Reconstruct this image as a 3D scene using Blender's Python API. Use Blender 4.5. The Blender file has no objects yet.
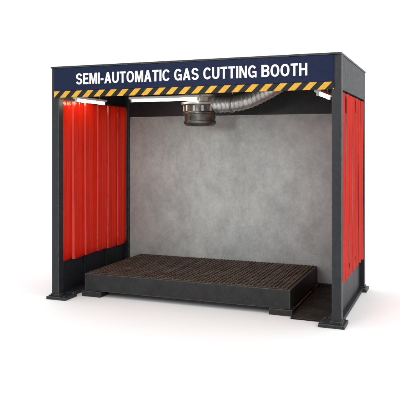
import bpy, bmesh, math, random
from mathutils import Vector, Matrix
random.seed(11)
sc=bpy.context.scene
sc.view_settings.view_transform='Standard'; sc.view_settings.look='None'; sc.view_settings.exposure=0
W,D,H=3.47,1.893,2.8
X=W/2
col=sc.collection
# ---------------- materials ----------------
def nodes(name):
    m=bpy.data.materials.new(name); m.use_nodes=True
    nt=m.node_tree; b=nt.nodes['Principled BSDF']; return m,nt,b
def noise(nt,scale,detail=6,rough=.6,vec=None,dist=0):
    n=nt.nodes.new('ShaderNodeTexNoise'); n.inputs['Scale'].default_value=scale
    n.inputs['Detail'].default_value=detail; n.inputs['Roughness'].default_value=rough
    n.inputs['Distortion'].default_value=dist
    if vec: nt.links.new(vec,n.inputs['Vector'])
    return n.outputs['Fac']
def ramp(nt,fac,stops):
    r=nt.nodes.new('ShaderNodeValToRGB'); nt.links.new(fac,r.inputs['Fac'])
    e=r.color_ramp.elements
    while len(e)<len(stops): e.new(.5)
    for el,(p,c) in zip(e,stops):
        el.position=p; el.color=(c[0],c[1],c[2],1) if not isinstance(c,float) else (c,c,c,1)
    return r.outputs['Color']
def mix(nt,fac,a,b,mode='MIX'):
    n=nt.nodes.new('ShaderNodeMix'); n.data_type='RGBA'; n.blend_type=mode
    if isinstance(fac,float): n.inputs[0].default_value=fac
    else: nt.links.new(fac,n.inputs[0])
    for s,v in ((6,a),(7,b)):
        if isinstance(v,tuple): n.inputs[s].default_value=(*v,1)
        else: nt.links.new(v,n.inputs[s])
    return n.outputs[2]
def wpos(nt,scale=(1,1,1)):
    g=nt.nodes.new('ShaderNodeNewGeometry'); m=nt.nodes.new('ShaderNodeMapping')
    m.inputs['Scale'].default_value=scale
    nt.links.new(g.outputs['Position'],m.inputs['Vector']); return m.outputs['Vector']
def bump(nt,b,h,strength,dist=.005):
    n=nt.nodes.new('ShaderNodeBump'); n.inputs['Strength'].default_value=strength; n.inputs['Distance'].default_value=dist
    nt.links.new(h,n.inputs['Height']); nt.links.new(n.outputs['Normal'],b.inputs['Normal'])
    return n.outputs['Normal']
def painted(name,c,dark,rough=.45,metal=0.0,scale=9,wear=None,spec=.3,edge=None):
    m,nt,b=nodes(name); v=wpos(nt)
    base=ramp(nt,noise(nt,scale,8,.65,v),[(.3,dark),(.68,c)])
    if wear:
        w=ramp(nt,noise(nt,34,9,.78,v,.4),[(.57,0.0),(.70,1.0)])
        base=mix(nt,w,base,wear)
        scr=ramp(nt,noise(nt,26,6,.7,wpos(nt,(1,1,.16)),1.0),[(.66,0.0),(.70,.5)])
        base=mix(nt,scr,base,tuple(q*1.5 for q in wear))
    if edge:
        bv=nt.nodes.new('ShaderNodeBevel'); bv.inputs['Radius'].default_value=.016; bv.samples=6
        g=nt.nodes.new('ShaderNodeNewGeometry'); d=nt.nodes.new('ShaderNodeVectorMath'); d.operation='DOT_PRODUCT'
        nt.links.new(bv.outputs[0],d.inputs[0]); nt.links.new(g.outputs['True Normal'],d.inputs[1])
        e1=ramp(nt,d.outputs['Value'],[(.80,1.0),(.985,0.0)])
        n1=ramp(nt,noise(nt,14,8,.75,v),[(.40,.1),(.58,1.0)])
        base=mix(nt,mix(nt,1.0,e1,n1,'MULTIPLY'),base,edge)
    nt.links.new(base,b.inputs['Base Color'])
    r=ramp(nt,noise(nt,22,6,.6,v),[(.3,rough-.04),(.7,rough+.08)])
    nt.links.new(r,b.inputs['Roughness']); b.inputs['Metallic'].default_value=metal
    b.inputs['Specular IOR Level'].default_value=spec if metal==0 else .5
    bump(nt,b,noise(nt,160,3,.5,v),.1,.001)
    return m
M_frame=painted('frame_paint',(.018,.020,.024),(.0095,.011,.0135),.42,wear=(.043,.041,.04),spec=.3,edge=(.17,.165,.16))
M_skirt=painted('skirt_paint',(.016,.018,.023),(.009,.011,.014),.48,wear=(.04,.036,.033),spec=.28)
M_navy=painted('navy_paint',(.0058,.0118,.041),(.0052,.0106,.037),.5,scale=3,spec=.14)
M_roof=painted('roof_sheet',(.06,.058,.054),(.03,.029,.027),.6)
M_white=painted('white_vinyl',(.85,.85,.85),(.80,.80,.80),.5)
M_table=painted('table_steel',(.021,.021,.022),(.010,.0095,.0095),.48,wear=(.055,.043,.033),spec=.28,edge=(.22,.18,.14))
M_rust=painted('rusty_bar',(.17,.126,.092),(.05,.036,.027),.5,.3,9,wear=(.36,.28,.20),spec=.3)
M_rustd=painted('dark_rusty_bar',(.11,.080,.059),(.034,.025,.020),.6,.2,9,wear=(.24,.18,.13),spec=.25)
M_floorbar=painted('floor_bar',(.062,.050,.042),(.027,.022,.019),.85,0,5,wear=(.10,.08,.06),spec=.08)
M_pan=painted('slag_pan',(.007,.006,.005),(.004,.0035,.003),.9,spec=.05)
M_tray=painted('floor_tray',(.026,.021,.018),(.013,.011,.009),.9,spec=.05)
M_hood=painted('hood_steel',(.115,.108,.098),(.030,.028,.026),.36,.7,12)
M_galv=painted('galvanised',(.50,.495,.475),(.27,.267,.257),.37,.8,16)
M_fixture=painted('fixture_white',(.6,.6,.57),(.5,.5,.48),.4)
M_bolt=painted('bolt_steel',(.3,.3,.3),(.18,.18,.18),.4,.8)
# wall
m,nt,b=nodes('grey_wall_panel'); M_wall=m
v=wpos(nt); big=ramp(nt,noise(nt,1.5,7,.66,v,.35),[(.30,(.345,.376,.370)),(.5,(.41,.442,.434)),(.70,(.475,.508,.498))])
fine=ramp(nt,noise(nt,14,9,.8,v,.3),[(.3,(.74,.74,.74)),(.7,(1,1,1))])
c=mix(nt,1.0,big,fine,'MULTIPLY')
st=ramp(nt,noise(nt,4,9,.78,wpos(nt,(1.3,1,.8)),.2),[(.35,(.77,.77,.77)),(.6,(1,1,1))])
c=mix(nt,1.0,c,st,'MULTIPLY')
spk=ramp(nt,noise(nt,60,4,.65,v),[(.66,0.0),(.76,.5)])
c=mix(nt,spk,c,(.16,.163,.155))
scr=ramp(nt,noise(nt,9,7,.7,wpos(nt,(.6,1,3.5)),1.2),[(.64,0.0),(.69,.4)])
c=mix(nt,scr,c,(.62,.64,.62))
nt.links.new(c,b.inputs['Base Color']); b.inputs['Roughness'].default_value=.6; b.inputs['Specular IOR Level'].default_value=.3
bump(nt,b,noise(nt,30,8,.75,v),.3,.006)
# hazard
m,nt,b=nodes('hazard_stripes'); M_haz=m
g=nt.nodes.new('ShaderNodeNewGeometry'); s=nt.nodes.new('ShaderNodeSeparateXYZ'); nt.links.new(g.outputs['Position'],s.inputs[0])
def math_(op,a,b2):
    n=nt.nodes.new('ShaderNodeMath'); n.operation=op
    for i,q in enumerate((a,b2)):
        if isinstance(q,(int,float)): n.inputs[i].default_value=q
        else: nt.links.new(q,n.inputs[i])
    return n.outputs[0]
t=math_('SUBTRACT',s.outputs['X'],s.outputs['Z'])
t=math_('FRACT',math_('DIVIDE',math_('ADD',t,20.0),.155),0)
t=math_('GREATER_THAN',t,.5)
yel=ramp(nt,noise(nt,30,6,.7,g.outputs['Position']),[(.3,(.50,.27,.025)),(.65,(.66,.37,.038))])
nt.links.new(mix(nt,t,yel,(.010,.010,.011)),b.inputs['Base Color']); b.inputs['Roughness'].default_value=.5; b.inputs['Specular IOR Level'].default_value=.2
# curtain
m,nt,b=nodes('red_welding_vinyl'); M_cur=m
v=wpos(nt,(1,1,.25)); c=ramp(nt,noise(nt,5,5,.6,v),[(.3,(.46,.009,.004)),(.7,(.68,.021,.007))])
nm=bump(nt,b,noise(nt,6,4,.5,wpos(nt,(1,1,.5)),.6),.45,.03)
df=nt.nodes.new('ShaderNodeBsdfDiffuse'); nt.links.new(c,df.inputs['Color']); nt.links.new(nm,df.inputs['Normal'])
tr=nt.nodes.new('ShaderNodeBsdfTranslucent'); tr.inputs['Color'].default_value=(.75,.024,.007,1)
mx=nt.nodes.new('ShaderNodeMixShader'); mx.inputs[0].default_value=.24
nt.links.new(df.outputs[0],mx.inputs[1]); nt.links.new(tr.outputs[0],mx.inputs[2])
gl=nt.nodes.new('ShaderNodeBsdfGlossy'); gl.inputs['Roughness'].default_value=.14; gl.inputs['Color'].default_value=(1,.8,.75,1); nt.links.new(nm,gl.inputs['Normal'])
mg=nt.nodes.new('ShaderNodeMixShader'); mg.inputs[0].default_value=.05
nt.links.new(mx.outputs[0],mg.inputs[1]); nt.links.new(gl.outputs[0],mg.inputs[2])
nt.links.new(mg.outputs[0],nt.nodes['Material Output'].inputs['Surface'])
nt.nodes.remove(b)
# tube emission
m,nt,b=nodes('lit_tube'); M_tube=m
b.inputs['Emission Color'].default_value=(1,.84,.60,1); b.inputs['Emission Strength'].default_value=20
b.inputs['Base Color'].default_value=(.9,.9,.9,1)
# ground
m,nt,b=nodes('white_studio_floor'); M_floor=m
c=ramp(nt,noise(nt,2,4,.5,wpos(nt)),[(.3,(.93,.935,.935)),(.7,(.94,.945,.945))])
nt.links.new(c,b.inputs['Base Color']); b.inputs['Roughness'].default_value=.7

# ---------------- building helpers ----------------
WL={}
def empty(name,loc,label,cat,group=None):
    o=bpy.data.objects.new(name,None); o.location=loc; o.empty_display_size=.2; col.objects.link(o)
    o['label']=label; o['category']=cat
    if group: o['group']=group
    WL[o.name]=Vector(loc); return o
class MB:
    def __init__(s): s.bm=bmesh.new()
    def box(s,lo,hi,bev=.004,mat=None):
        t=bmesh.new(); bmesh.ops.create_cube(t,size=1)
        for v in t.verts:
            v.co=Vector([(lo[i]+hi[i])/2+v.co[i]*(hi[i]-lo[i]) for i in range(3)])
        if bev: bmesh.ops.bevel(t,geom=t.edges[:],offset=bev,segments=2,affect='EDGES',profile=.6)
        if mat: bmesh.ops.transform(t,matrix=mat,verts=t.verts)
        s._join(t); return s
    def _join(s,t):
        me=bpy.data.meshes.new('tmp'); t.to_mesh(me); t.free(); s.bm.from_mesh(me); bpy.data.meshes.remove(me)
    def lathe(s,c,prof,n=48,axis='Z',smooth=True):
        rings=[]
        for r,h in prof:
            ring=[]
            for i in range(n):
                a=2*math.pi*i/n
                p={'Z':(r*math.cos(a),r*math.sin(a),h),'X':(h,r*math.cos(a),r*math.sin(a)),'Y':(r*math.cos(a),h,r*math.sin(a))}[axis]
                ring.append(s.bm.verts.new(Vector(c)+Vector(p)))
            rings.append(ring)
        for a,b_ in zip(rings,rings[1:]):
            for i in range(n):
                f=s.bm.faces.new((a[i],a[(i+1)%n],b_[(i+1)%n],b_[i])); f.smooth=smooth
        return s
    def cyl(s,c,r,h0,h1,axis='Z',n=24):
        return s.lathe(c,[(1e-4,h0),(r,h0),(r,h0),(r,h1),(r,h1),(1e-4,h1)],n,axis,False)
    def sweep(s,pts,rad,n=32):
        rings=[]
        for i,p in enumerate(pts):
            a=pts[max(i-1,0)]; b_=pts[min(i+1,len(pts)-1)]
            t=(b_-a).normalized(); up=Vector((0,1,0)); u=t.cross(up).normalized(); w=u.cross(t).normalized()
            rings.append([s.bm.verts.new(p+(u*math.cos(q)+w*math.sin(q))*rad(i)) for q in [2*math.pi*k/n for k in range(n)]])
        for a,b_ in zip(rings,rings[1:]):
            for i in range(n):
                f=s.bm.faces.new((a[i],a[(i+1)%n],b_[(i+1)%n],b_[i])); f.smooth=True
        return s
    def prism(s,poly,d0,d1):
        A=[s.bm.verts.new((x,d0,z)) for x,z in poly]; B=[s.bm.verts.new((x,d1,z)) for x,z in poly]
        n=len(poly)
        s.bm.faces.new(A); s.bm.faces.new(B[::-1])
        for i in range(n): s.bm.faces.new((A[i],B[i],B[(i+1)%n],A[(i+1)%n]))
        return s
    def ribbon(s,L,R,d0,d1,closed=False):
        n=len(L); q=[[s.bm.verts.new((p[0],d,p[1])) for p in side] for side in (L,R) for d in (d0,d1)]
        l0,l1,r0,r1=q
        rng=range(n if closed else n-1)
        for i in rng:
            j=(i+1)%n
            s.bm.faces.new((l0[i],l0[j],r0[j],r0[i])); s.bm.faces.new((l1[i],r1[i],r1[j],l1[j]))
            s.bm.faces.new((l0[i],l1[i],l1[j],l0[j])); s.bm.faces.new((r0[i],r0[j],r1[j],r1[i]))
        if not closed:
            for i in (0,n-1): s.bm.faces.new((l0[i],r0[i],r1[i],l1[i]))
        return s
    def done(s,name,mat,parent=None,origin=None,label=None,normals=True):
        if normals: bmesh.ops.recalc_face_normals(s.bm,faces=s.bm.faces[:])
        cs=[v.co for v in s.bm.verts]
        if origin is None:
            mn=[min(c[i] for c in cs) for i in range(3)]; mxx=[max(c[i] for c in cs) for i in range(3)]
            origin=((mn[0]+mxx[0])/2,(mn[1]+mxx[1])/2,mn[2])
        origin=Vector(origin)
        for v in s.bm.verts: v.co-=origin
        me=bpy.data.meshes.new(name); s.bm.to_mesh(me); s.bm.free(); me.materials.append(mat)
        o=bpy.data.objects.new(name,me); col.objects.link(o)
        o.location=origin-(WL[parent.name] if parent else Vector((0,0,0)))
        if parent: o.parent=parent
        WL[o.name]=origin
        if label: o['label']=label
        return o

# ---------------- ground ----------------
mb=MB(); R=300
vs=[mb.bm.verts.new(p) for p in ((-R,-R,0),(R,-R,0),(R,R,0),(-R,R,0))]; mb.bm.faces.new(vs)
g=mb.done('ground',M_floor,origin=(0,0,0)); g['kind']='structure'

# ---------------- booth ----------------
booth=empty('cutting_booth',(0,D/2,0),'dark grey steel cutting booth with navy sign fascia and hazard stripes','booth')
P=.1
for sx in (-1,1):
    for back in (0,1):
        x0=sx*X if sx<0 else X-P; y0=0 if not back else D-P
        post=MB().box((x0,y0,.03),(x0+P,y0+P,H-.02),.006).done('post',M_frame,booth)
        cx,cy=x0+P/2,y0+P/2
        ax,bx=(-.09,.18) if sx<0 else (-.18,.09)
        ay,by=(-.11,.15) if not back else (-.15,.10)
        pb=MB().box((cx+ax,cy+ay,0),(cx+bx,cy+by,.036),.006)
        pb.box((cx-P/2-.012,cy-P/2-.012,.0365),(cx+P/2+.012,cy+P/2+.012,.06),.004)
        pb.done('base_plate',M_frame,post)
        for qx in (ax+.035,bx-.035):
            for qy in (ay+.03,by-.03):
                if abs(qx)>.07 or abs(qy)>.07:
                    MB().cyl((cx+qx,cy+qy,0),.012,.0365,.05,n=6).done('bolt',M_frame,post)
MB().box((-X+P+.002,D-.07,.05),(X-P-.002,D-.04,2.26),.003).done('back_wall',M_wall,booth,label='mottled grey back panel')
MB().box((-X+P+.002,D-.085,2.262),(X-P-.002,D-.03,2.62),.004).done('header_rail',M_frame,booth)
MB().box((-X+P+.002,D-.085,.0),(X-P-.002,D-.03,.048),.004).done('bottom_rail',M_frame,booth)
roof=MB().box((-X+.03,.02,2.62),(X-.03,D-.02,2.66),.003)
for y in (.42,.98,1.48):
    roof.box((-X+.1,y,2.565),(X-.1,y+.045,2.619),.003)
roof.done('roof',M_roof,booth)
fz=2.425
fas=MB().box((-X+.045,-.016,fz+.080),(X-.075,.0-.001,H-.022),.003).done('fascia',M_navy,booth,label='navy blue header panel with white lettering')
MB().box((-X+.045,-.018,fz),(X-.075,-.001,fz+.078),.003).done('hazard_strip',M_haz,booth)
MB().box((-X+P+.001,.002,fz+.01),(X-P-.001,.04,H-.03),.003).done('front_beam',M_frame,booth)
MB().box((-X-.004,-.022,H-.02),(X+.004,D+.004,H),.004).done('top_cap',M_frame,booth)
for sx in (-1,1):
    a,b_=(sx*(X-.002),sx*(X-.03))
    MB().box((min(a,b_),P+.001,fz+.0),(max(a,b_),D-P-.001,H-.022),.003).done('side_beam',M_skirt,booth)
    s=MB(); n=3; L=D-2*P; o_=0 if sx<0 else .034
    for i in range(n):
        s.box((min(sx*(X-.022-o_),sx*(X-.04-o_)),P+.004+L*i/n,.05),(max(sx*(X-.022-o_),sx*(X-.04-o_)),P-.004+L*(i+1)/n,.45),.004)
    for i in range(1,n):
        s.box((min(sx*(X-.041-o_),sx*(X-.062-o_)),P+L*i/n-.014,.05),(max(sx*(X-.041-o_),sx*(X-.062-o_)),P+L*i/n+.014,.42),.003)
    s.box((min(sx*(X-.01),sx*(X-.08)),P+.001,.01),(max(sx*(X-.01),sx*(X-.08)),D-P-.001,.049),.004)
    s.box((min(sx*(X-.012-o_),sx*(X-.05-o_)),P+.001,.451),(max(sx*(X-.012-o_),sx*(X-.05-o_)),D-P-.001,.472),.004)
    s.done('skirt_panel',M_skirt,booth)
    MB().box((min(sx*(X-.084),sx*(X-.17)),.17,.0),(max(sx*(X-.084),sx*(X-.17)),D-.26,.045),.005).done('side_rail',M_frame,booth)

# ---------------- lettering ----------------
T=.20; h=T/2
def arc(cx,cz,rx,rz,a0,a1,n=18,e=2.1):
    o=[]
    for i in range(n+1):
        a=math.radians(a0+(a1-a0)*i/n); c,s_=math.cos(a),math.sin(a)
        o.append((cx+rx*math.copysign(abs(c)**(2/e),c),cz+rz*math.copysign(abs(s_)**(2/e),s_)))
    return o
def rect(x0,z0,x1,z1): return ('P',[(x0,z0),(x1,z0),(x1,z1),(x0,z1)])
GL={
'E':(.65,[rect(0,0,T,1),rect(T,.83,.63,1),rect(T,.425,.59,.59),rect(T,0,.65,.17)]),
'I':(.20,[rect(0,0,.20,1)]),
'-':(.32,[rect(0,.30,.32,.47)]),
'T':(.68,[rect(0,.83,.68,1),rect(.24,0,.44,.83)]),
'H':(.75,[rect(0,0,T,1),rect(.55,0,.75,1),rect(T,.425,.55,.595)]),
'M':(.92,[rect(0,0,.185,1),rect(.735,0,.92,1),('P',[(.10,1),(.275,1),(.535,0),(.385,0)]),('P',[(.82,1),(.645,1),(.385,0),(.535,0)])]),
'N':(.75,[rect(0,0,.19,1),rect(.56,0,.75,1),('P',[(.02,1),(.215,1),(.73,0),(.535,0)])]),
'A':(.80,[('P',[(0,0),(.21,0),(.505,1),(.29,1)]),('P',[(.80,0),(.59,0),(.295,1),(.51,1)]),('P',[(.16,.21),(.64,.21),(.59,.37),(.21,.37)])]),
'U':(.75,[('R',[(h,1),(h,.7)]+arc(.375,.35,.275,.265,180,360)+[(.65,.7),(.65,1)],False)]),
'O':(.84,[('R',arc(.42,.5,.32,.425,0,350,35,2.15),True)]),
'C':(.79,[('R',arc(.42,.5,.32,.425,34,326,30,2.15),False)]),
'G':(.82,[('R',arc(.42,.5,.32,.425,36,312,30,2.15),False),rect(.665,.0,.82,.52),rect(.44,.365,.67,.52)]),
'S':(.74,[('R',arc(.37,.72,.262,.205,10,230,18,2.1)+[(.37,.503)]+arc(.37,.285,.272,.21,60,-168,18,2.1),False)]),
'B':(.76,[rect(0,0,T,1),('R',[(T,.915),(.42,.915)]+arc(.42,.725,.22,.19,80,-80,12)+[(.42,.535),(T,.535)],False),('R',[(T,.515),(.44,.515)]+arc(.44,.30,.225,.215,80,-80,12)+[(.44,.085),(T,.085)],False)]),
}
def offs(pts,closed,tv,th_):
    n=len(pts); L=[];R_=[]
    for i in range(n):
        p=Vector(pts[i])
        a=Vector(pts[(i-1)%n]) if (closed or i>0) else None
        b_=Vector(pts[(i+1)%n]) if (closed or i<n-1) else None
        d1=(p-a).normalized() if a is not None else None; d2=(b_-p).normalized() if b_ is not None else None
        if d1 is None: d1=d2
        if d2 is None: d2=d1
        d=(d1+d2).normalized(); nrm=Vector((-d.y,d.x))
        t_=math.sqrt((tv*d.y)**2+(th_*d.x)**2)
        k=t_/2/max(.6,d.dot(d1))
        L.append(p+nrm*k); R_.append(p-nrm*k)
    return L,R_
txt='SEMI-AUTOMATIC GAS CUTTING BOOTH'; track=.115; spc=.38
tot=sum((GL[c][0] if c!=' ' else spc-track)+track for c in txt)-track
tw,thh=2.77,.129; kx=tw/tot; cxx,z0=.004,2.575
mb=MB(); pen=0; yf=-.0225
for ch in txt:
    if ch==' ': pen+=spc; continue
    wd,strokes=GL[ch]
    tf=lambda p:(cxx-tw/2+(pen+p[0])*kx, z0+p[1]*thh)
    for k,sx_ in enumerate(strokes):
        d0=yf-k*.0004
        if sx_[0]=='P': mb.prism([tf(p) for p in sx_[1]],d0,-.0162)
        else:
            L_,R_=offs(sx_[1],sx_[2],.20,.16)
            mb.ribbon([tf(p) for p in L_],[tf(p) for p in R_],d0,-.0162,sx_[2])
    pen+=wd+track
mb.done('lettering',M_white,fas,label='bold white sign lettering')

# ---------------- curtains ----------------
for sx in (-1,1):
    cur=empty('welding_curtain',(sx*(X-.05),D/2,.45),'glossy red vinyl strip curtain hanging along booth side','curtain','red curtains on the booth sides')
    if sx<0: y0,y1,xc=.06,D-P-.012,-(X-.082)
    else: y0,y1,xc=P+.002,D-P-.002,X-.004
    n=6 if sx<0 else 7; cuts=[0]
    for k in range(n): cuts.append(cuts[-1]+random.uniform(.88,1.12))
    cuts=[y0+(y1-y0)*c/cuts[-1] for c in cuts]
    for k in range(n):
        mb=MB(); NU,NV=64,44
        a=max(y0,cuts[k]-.015); b_=min(y1,cuts[k+1]+.03)
        am=random.uniform(.022,.027); ph2=random.uniform(0,6); ph3=random.uniform(0,6)
        c1=random.uniform(.30,.45); c2=random.uniform(.62,.8); d1,d2=random.uniform(.15,.75),random.uniform(.1,.6)
        grid=[]; zb=.432+random.uniform(-.006,.006)
        for j in range(NV+1):
            z=zb+(2.40-zb)*j/NV; row=[]
            hh=1-j/NV
            for i in range(NU+1):
                u=i/NU; y=a+(b_-a)*u
                us=min(1,max(0,u+.04*math.sin(z*1.2+ph2)*math.sin(math.pi*u)))
                # leading edge stands proud, strip rolls back to tuck behind the next one
                g1=1.0-2.0*us**1.5
                g1-=1.3*math.exp(-(us/.05)**2)
                g1-=math.exp(-((us-c1-.03*math.sin(z*1.1+ph3))/.05)**2)*d1*(.6+.4*hh)
                g1+=math.exp(-((us-c2+.03*math.sin(z*.9+ph2))/.08)**2)*d2*(.9-.3*hh)
                f=am*(.8+.2*hh)
                row.append(mb.bm.verts.new((xc+f*g1*.8+.004*math.sin(z*2.1+ph2),y,z)))
            grid.append(row)
        for j in range(NV):
            for i in range(NU):
                fa=mb.bm.faces.new((grid[j][i],grid[j][i+1],grid[j+1][i+1],grid[j+1][i])); fa.smooth=True
        mb.done('strip',M_cur,cur)
    r0,r1=(-(X-.012),-(X-.046)) if sx<0 else (X-.075,X-.042)
    MB().box((r0,P+.002,2.375),(r1,D-P-.002,2.424),.004).done('rail',M_frame,cur)

# ---------------- cutting table ----------------
tx0,tx1,ty0,ty1,tz=-1.43,1.14,.26,1.76,.29
tab=empty('cutting_table',((tx0+tx1)/2,(ty0+ty1)/2,0),'low dark steel cutting table with rusty grate top','table')
fr=MB(); th=.035; fh=tz-.010
fr.box((tx0,ty0,.07),(tx1,ty0+th,fh)); fr.box((tx0,ty1-th,.07),(tx1,ty1,fh))
fr.box((tx0,ty0+th+.001,.07),(tx0+th,ty1-th-.001,fh)); fr.box((tx1-th,ty0+th+.001,.07),(tx1,ty1-th-.001,fh))
fr.box((tx1-.04,ty0+.20,.009),(tx1-.03,ty1-.22,.069),0)
fr.done('frame',M_table,tab)
MB().box((tx0+th+.001,ty0+th+.001,.10),(tx1-th-.001,ty1-th-.001,.12),0).done('slag_pan',M_pan,tab)
ix0,ix1,iy0,iy1=tx0+th+.003,tx1-th-.003,ty0+th+.003,ty1-th-.003
gr=MB(); nb=52
for i in range(nb):
    x=ix0+.01+(ix1-ix0-.02)*i/(nb-1); dz=random.uniform(-.004,.002); dx=random.uniform(-.003,.003)
    gr.box((x+dx-.0055,iy0,.250),(x+dx+.0055,iy1,tz+.003+dz),.0012)
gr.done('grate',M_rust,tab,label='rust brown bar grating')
gr=MB(); nb=20
for i in range(nb):
    y=iy0+.01+(iy1-iy0-.02)*i/(nb-1)
    gr.box((ix0,y-.006,.270),(ix1,y+.006,tz-.001+random.uniform(-.003,.001)),.001)
gr.done('cross_bars',M_rustd,tab)
for (x,y) in ((tx0-.03,ty0-.025),(tx1-.23,ty0-.025),(tx0-.03,ty1-.2),(tx1-.23,ty1-.2)):
    MB().box((x,y,0),(x+.26,y+.2,.069),.006).done('foot',M_table,tab)

# ---------------- floor grating ----------------
fg=empty('floor_grating',(1.4,D/2,0),'narrow dark brown floor grating beside the cutting table','grating')
gx0,gx1=1.173,X-.172; gy0,gy1=.14,D-.1
MB().box((gx0,gy0,.002),(gx1,gy1,.008),0).box((tx1-.02,gy0+.3,.002),(gx0-.0005,gy1-.1,.008),0).done('tray',M_tray,fg)
gb=MB(); nb=44
for i in range(nb):
    y=gy0+.012+(gy1-gy0-.024)*i/(nb-1)
    gb.box((gx0+.01,y-.006,.0105),(gx1-.01,y+.006,.018),0)
for x in (gx0+.007,gx1-.007): gb.box((x-.006,gy0,.0085),(x+.006,gy1,.021),0)
gb.done('bars',M_floorbar,fg)

# ---------------- extraction hood ----------------
hx,hy=-.18,.95
hood=empty('extraction_hood',(hx,hy,2.08),'round steel fume extraction hood hanging below booth roof','extractor hood')
MB().lathe((hx,hy,0),[(.06,2.60),(.15,2.56),(.165,2.55),(.165,2.50),(.20,2.49),(.23,2.487),(.23,2.482),(.23,2.464),(.23,2.46),(.17,2.455),(.17,2.45),(.17,2.40),(.17,2.395),(.236,2.390),(.236,2.385),(.236,2.366),(.236,2.362),(.2,2.36)],48).done('collar',M_galv,hood)
pr=[(.17,2.362),(.205,2.36),(.205,2.355),(.205,2.275),(.205,2.27),(.218,2.268),(.218,2.264),(.218,2.246),(.218,2.242),(.196,2.24),(.196,2.236),(.194,2.16),(.193,2.155),(.205,2.152),(.205,2.148),(.205,2.128),(.202,2.123),(.172,2.098),(.165,2.095),(.15,2.095),(.148,2.10),(.148,2.2),(.001,2.2)]
MB().lathe((hx,hy,0),pr,56).done('intake_body',M_hood,hood)
for k in range(12):
    a=2*math.pi*k/12
    MB().box((.2,-.014,2.276),(.213,.014,2.350),.002,Matrix.Translation((hx,hy,0))@Matrix.Rotation(a,4,'Z')).done('vent_rib',M_galv,hood)
    MB().box((.194,-.006,2.165),(.201,.006,2.232),.002,Matrix.Translation((hx,hy,0))@Matrix.Rotation(a+.2,4,'Z')).done('seam',M_hood,hood)
cp=[Vector((hx-.1,hy,2.36)),Vector((-.08,hy,2.365)),Vector((.14,hy-.01,2.36)),Vector((.34,hy-.02,2.375)),Vector((.50,hy-.03,2.415)),Vector((.64,hy-.04,2.475)),Vector((.78,hy-.05,2.54)),Vector((.90,hy-.06,2.62)),Vector((.98,hy-.06,2.72))]
raw=[]
for i in range(1,len(cp)-2):
    for k in range(60):
        t=k/60; p0,p1,p2,p3=cp[i-1:i+3]
        raw.append(.5*((2*p1)+(p2-p0)*t+(2*p0-5*p1+4*p2-p3)*t*t+(3*p1-p0-3*p2+p3)*t**3))
pts=[raw[0]]; step=.004; acc=0
for a,b_ in zip(raw,raw[1:]):
    L=(b_-a).length; d=step-acc
    while d<=L: pts.append(a+(b_-a)*(d/L)); d+=step
    acc=L-(d-step)
def drad(i):
    q=(i%14)/14
    return .099+(.0055*math.sin(math.pi*q/.28) if q<.28 else -.002*math.sin(math.pi*(q-.28)/.72))
MB().sweep(pts,drad).done('duct',M_galv,hood,label='silver segmented metal exhaust duct')
p=pts[84]
MB().lathe((p.x,p.y,p.z),[(.105,-.012),(.111,-.012),(.111,.012),(.105,.012)],32,'X').box((p.x-.008,p.y-.003,p.z+.105),(p.x+.008,p.y+.003,2.618),0).done('hanger',M_bolt,hood)

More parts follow.
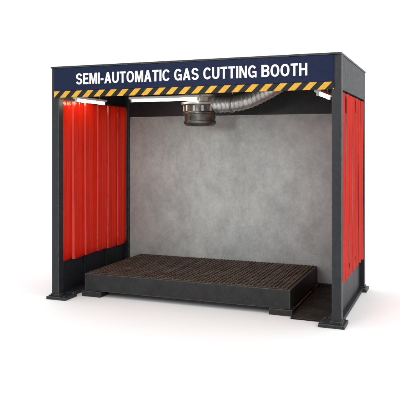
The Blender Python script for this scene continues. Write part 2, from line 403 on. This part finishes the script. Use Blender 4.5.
# ---------------- tube lights ----------------
def lamp(p0,p1,lab):
    p0,p1=Vector(p0),Vector(p1); c=(p0+p1)/2; L=(p1-p0).length
    ax='X' if abs(p1.x-p0.x)>abs(p1.y-p0.y) else 'Y'
    e=empty('tube_light',(c.x,c.y,c.z),lab,'light','tube lights under the roof')
    mb=MB(); hl=L/2+.02; hw=.035
    if ax=='X': mb.box((c.x-hl,c.y-hw,c.z+.02),(c.x+hl,c.y+hw,c.z+.05),.006); mb.box((c.x-hl*.6,c.y-.006,c.z+.051),(c.x-hl*.6+.012,c.y+.006,2.617),0); mb.box((c.x+hl*.6,c.y-.006,c.z+.051),(c.x+hl*.6+.012,c.y+.006,2.617),0)
    else: mb.box((c.x-hw,c.y-hl,c.z+.02),(c.x+hw,c.y+hl,c.z+.05),.006); mb.box((c.x-.006,c.y-hl*.6,c.z+.051),(c.x+.006,c.y-hl*.6+.012,2.617),0); mb.box((c.x-.006,c.y+hl*.6,c.z+.051),(c.x+.006,c.y+hl*.6+.012,2.617),0)
    mb.done('housing',M_fixture,e)
    tb=MB().lathe((c.x,c.y,c.z),[(.001,-L/2+.02),(.014,-L/2+.02),(.014,L/2-.02),(.001,L/2-.02)],20,ax).done('tube',M_tube,e)
    for s_ in (-1,1):
        q=[c.x,c.y,c.z]; k=0 if ax=='X' else 1; q[k]+=s_*(L/2-.008)
        lo=[q[0]-.016,q[1]-.016,q[2]-.018]; hi=[q[0]+.016,q[1]+.016,q[2]+.0195]; lo[k]=q[k]-.011; hi[k]=q[k]+.011
        MB().box(lo,hi,.003).done('end_cap',M_fixture,e)
lamp((-1.46,.1,2.395),(-1.46,.78,2.395),'short lit fluorescent tube light beside the red curtain')
lamp((-1.02,.70,2.415),(-.10,.70,2.415),'long lit fluorescent tube light beside the extraction hood')
lamp((1.45,.22,2.40),(1.45,.9,2.40),'short lit fluorescent tube light beside the red curtain')

# ---------------- world, lights, camera ----------------
w=bpy.data.worlds.new('World'); sc.world=w; w.use_nodes=True
w.node_tree.nodes['Background'].inputs[0].default_value=(1,1,1,1); w.node_tree.nodes['Background'].inputs[1].default_value=1.24
def area(loc,target,size,power,color=(1,1,1)):
    l=bpy.data.lights.new('softbox','AREA'); l.size=size; l.energy=power; l.color=color
    o=bpy.data.objects.new('softbox',l); col.objects.link(o); o.location=loc
    o.rotation_euler=(Vector(target)-Vector(loc)).to_track_quat('-Z','Y').to_euler()
area((-1.0,-7,4.0),(0,1,1.1),2.0,110)
area((5.5,-1.5,4.5),(1,1,1),2.0,45)
l=bpy.data.lights.new('added_wall_spot','SPOT'); l.energy=760; l.spot_size=math.radians(23); l.spot_blend=1; l.shadow_soft_size=.35; l.color=(1,.985,.96)  # unseen spot added out front to brighten the middle of the back wall
o=bpy.data.objects.new('added_wall_spot',l); col.objects.link(o); o.location=(.1,-5.5,2.3)
o.rotation_euler=(Vector((-.05,D,1.25))-o.location).to_track_quat('-Z','Y').to_euler()
cam=bpy.data.cameras.new('camera'); co=bpy.data.objects.new('camera',cam); col.objects.link(co)
cam.sensor_width=36; cam.lens=647/400*36; cam.clip_end=1000
cam.shift_y=-55.5/400
co.location=(2.7987,-6.6348,1.8622); co.rotation_euler=(math.pi/2,0,.3743)
sc.camera=co
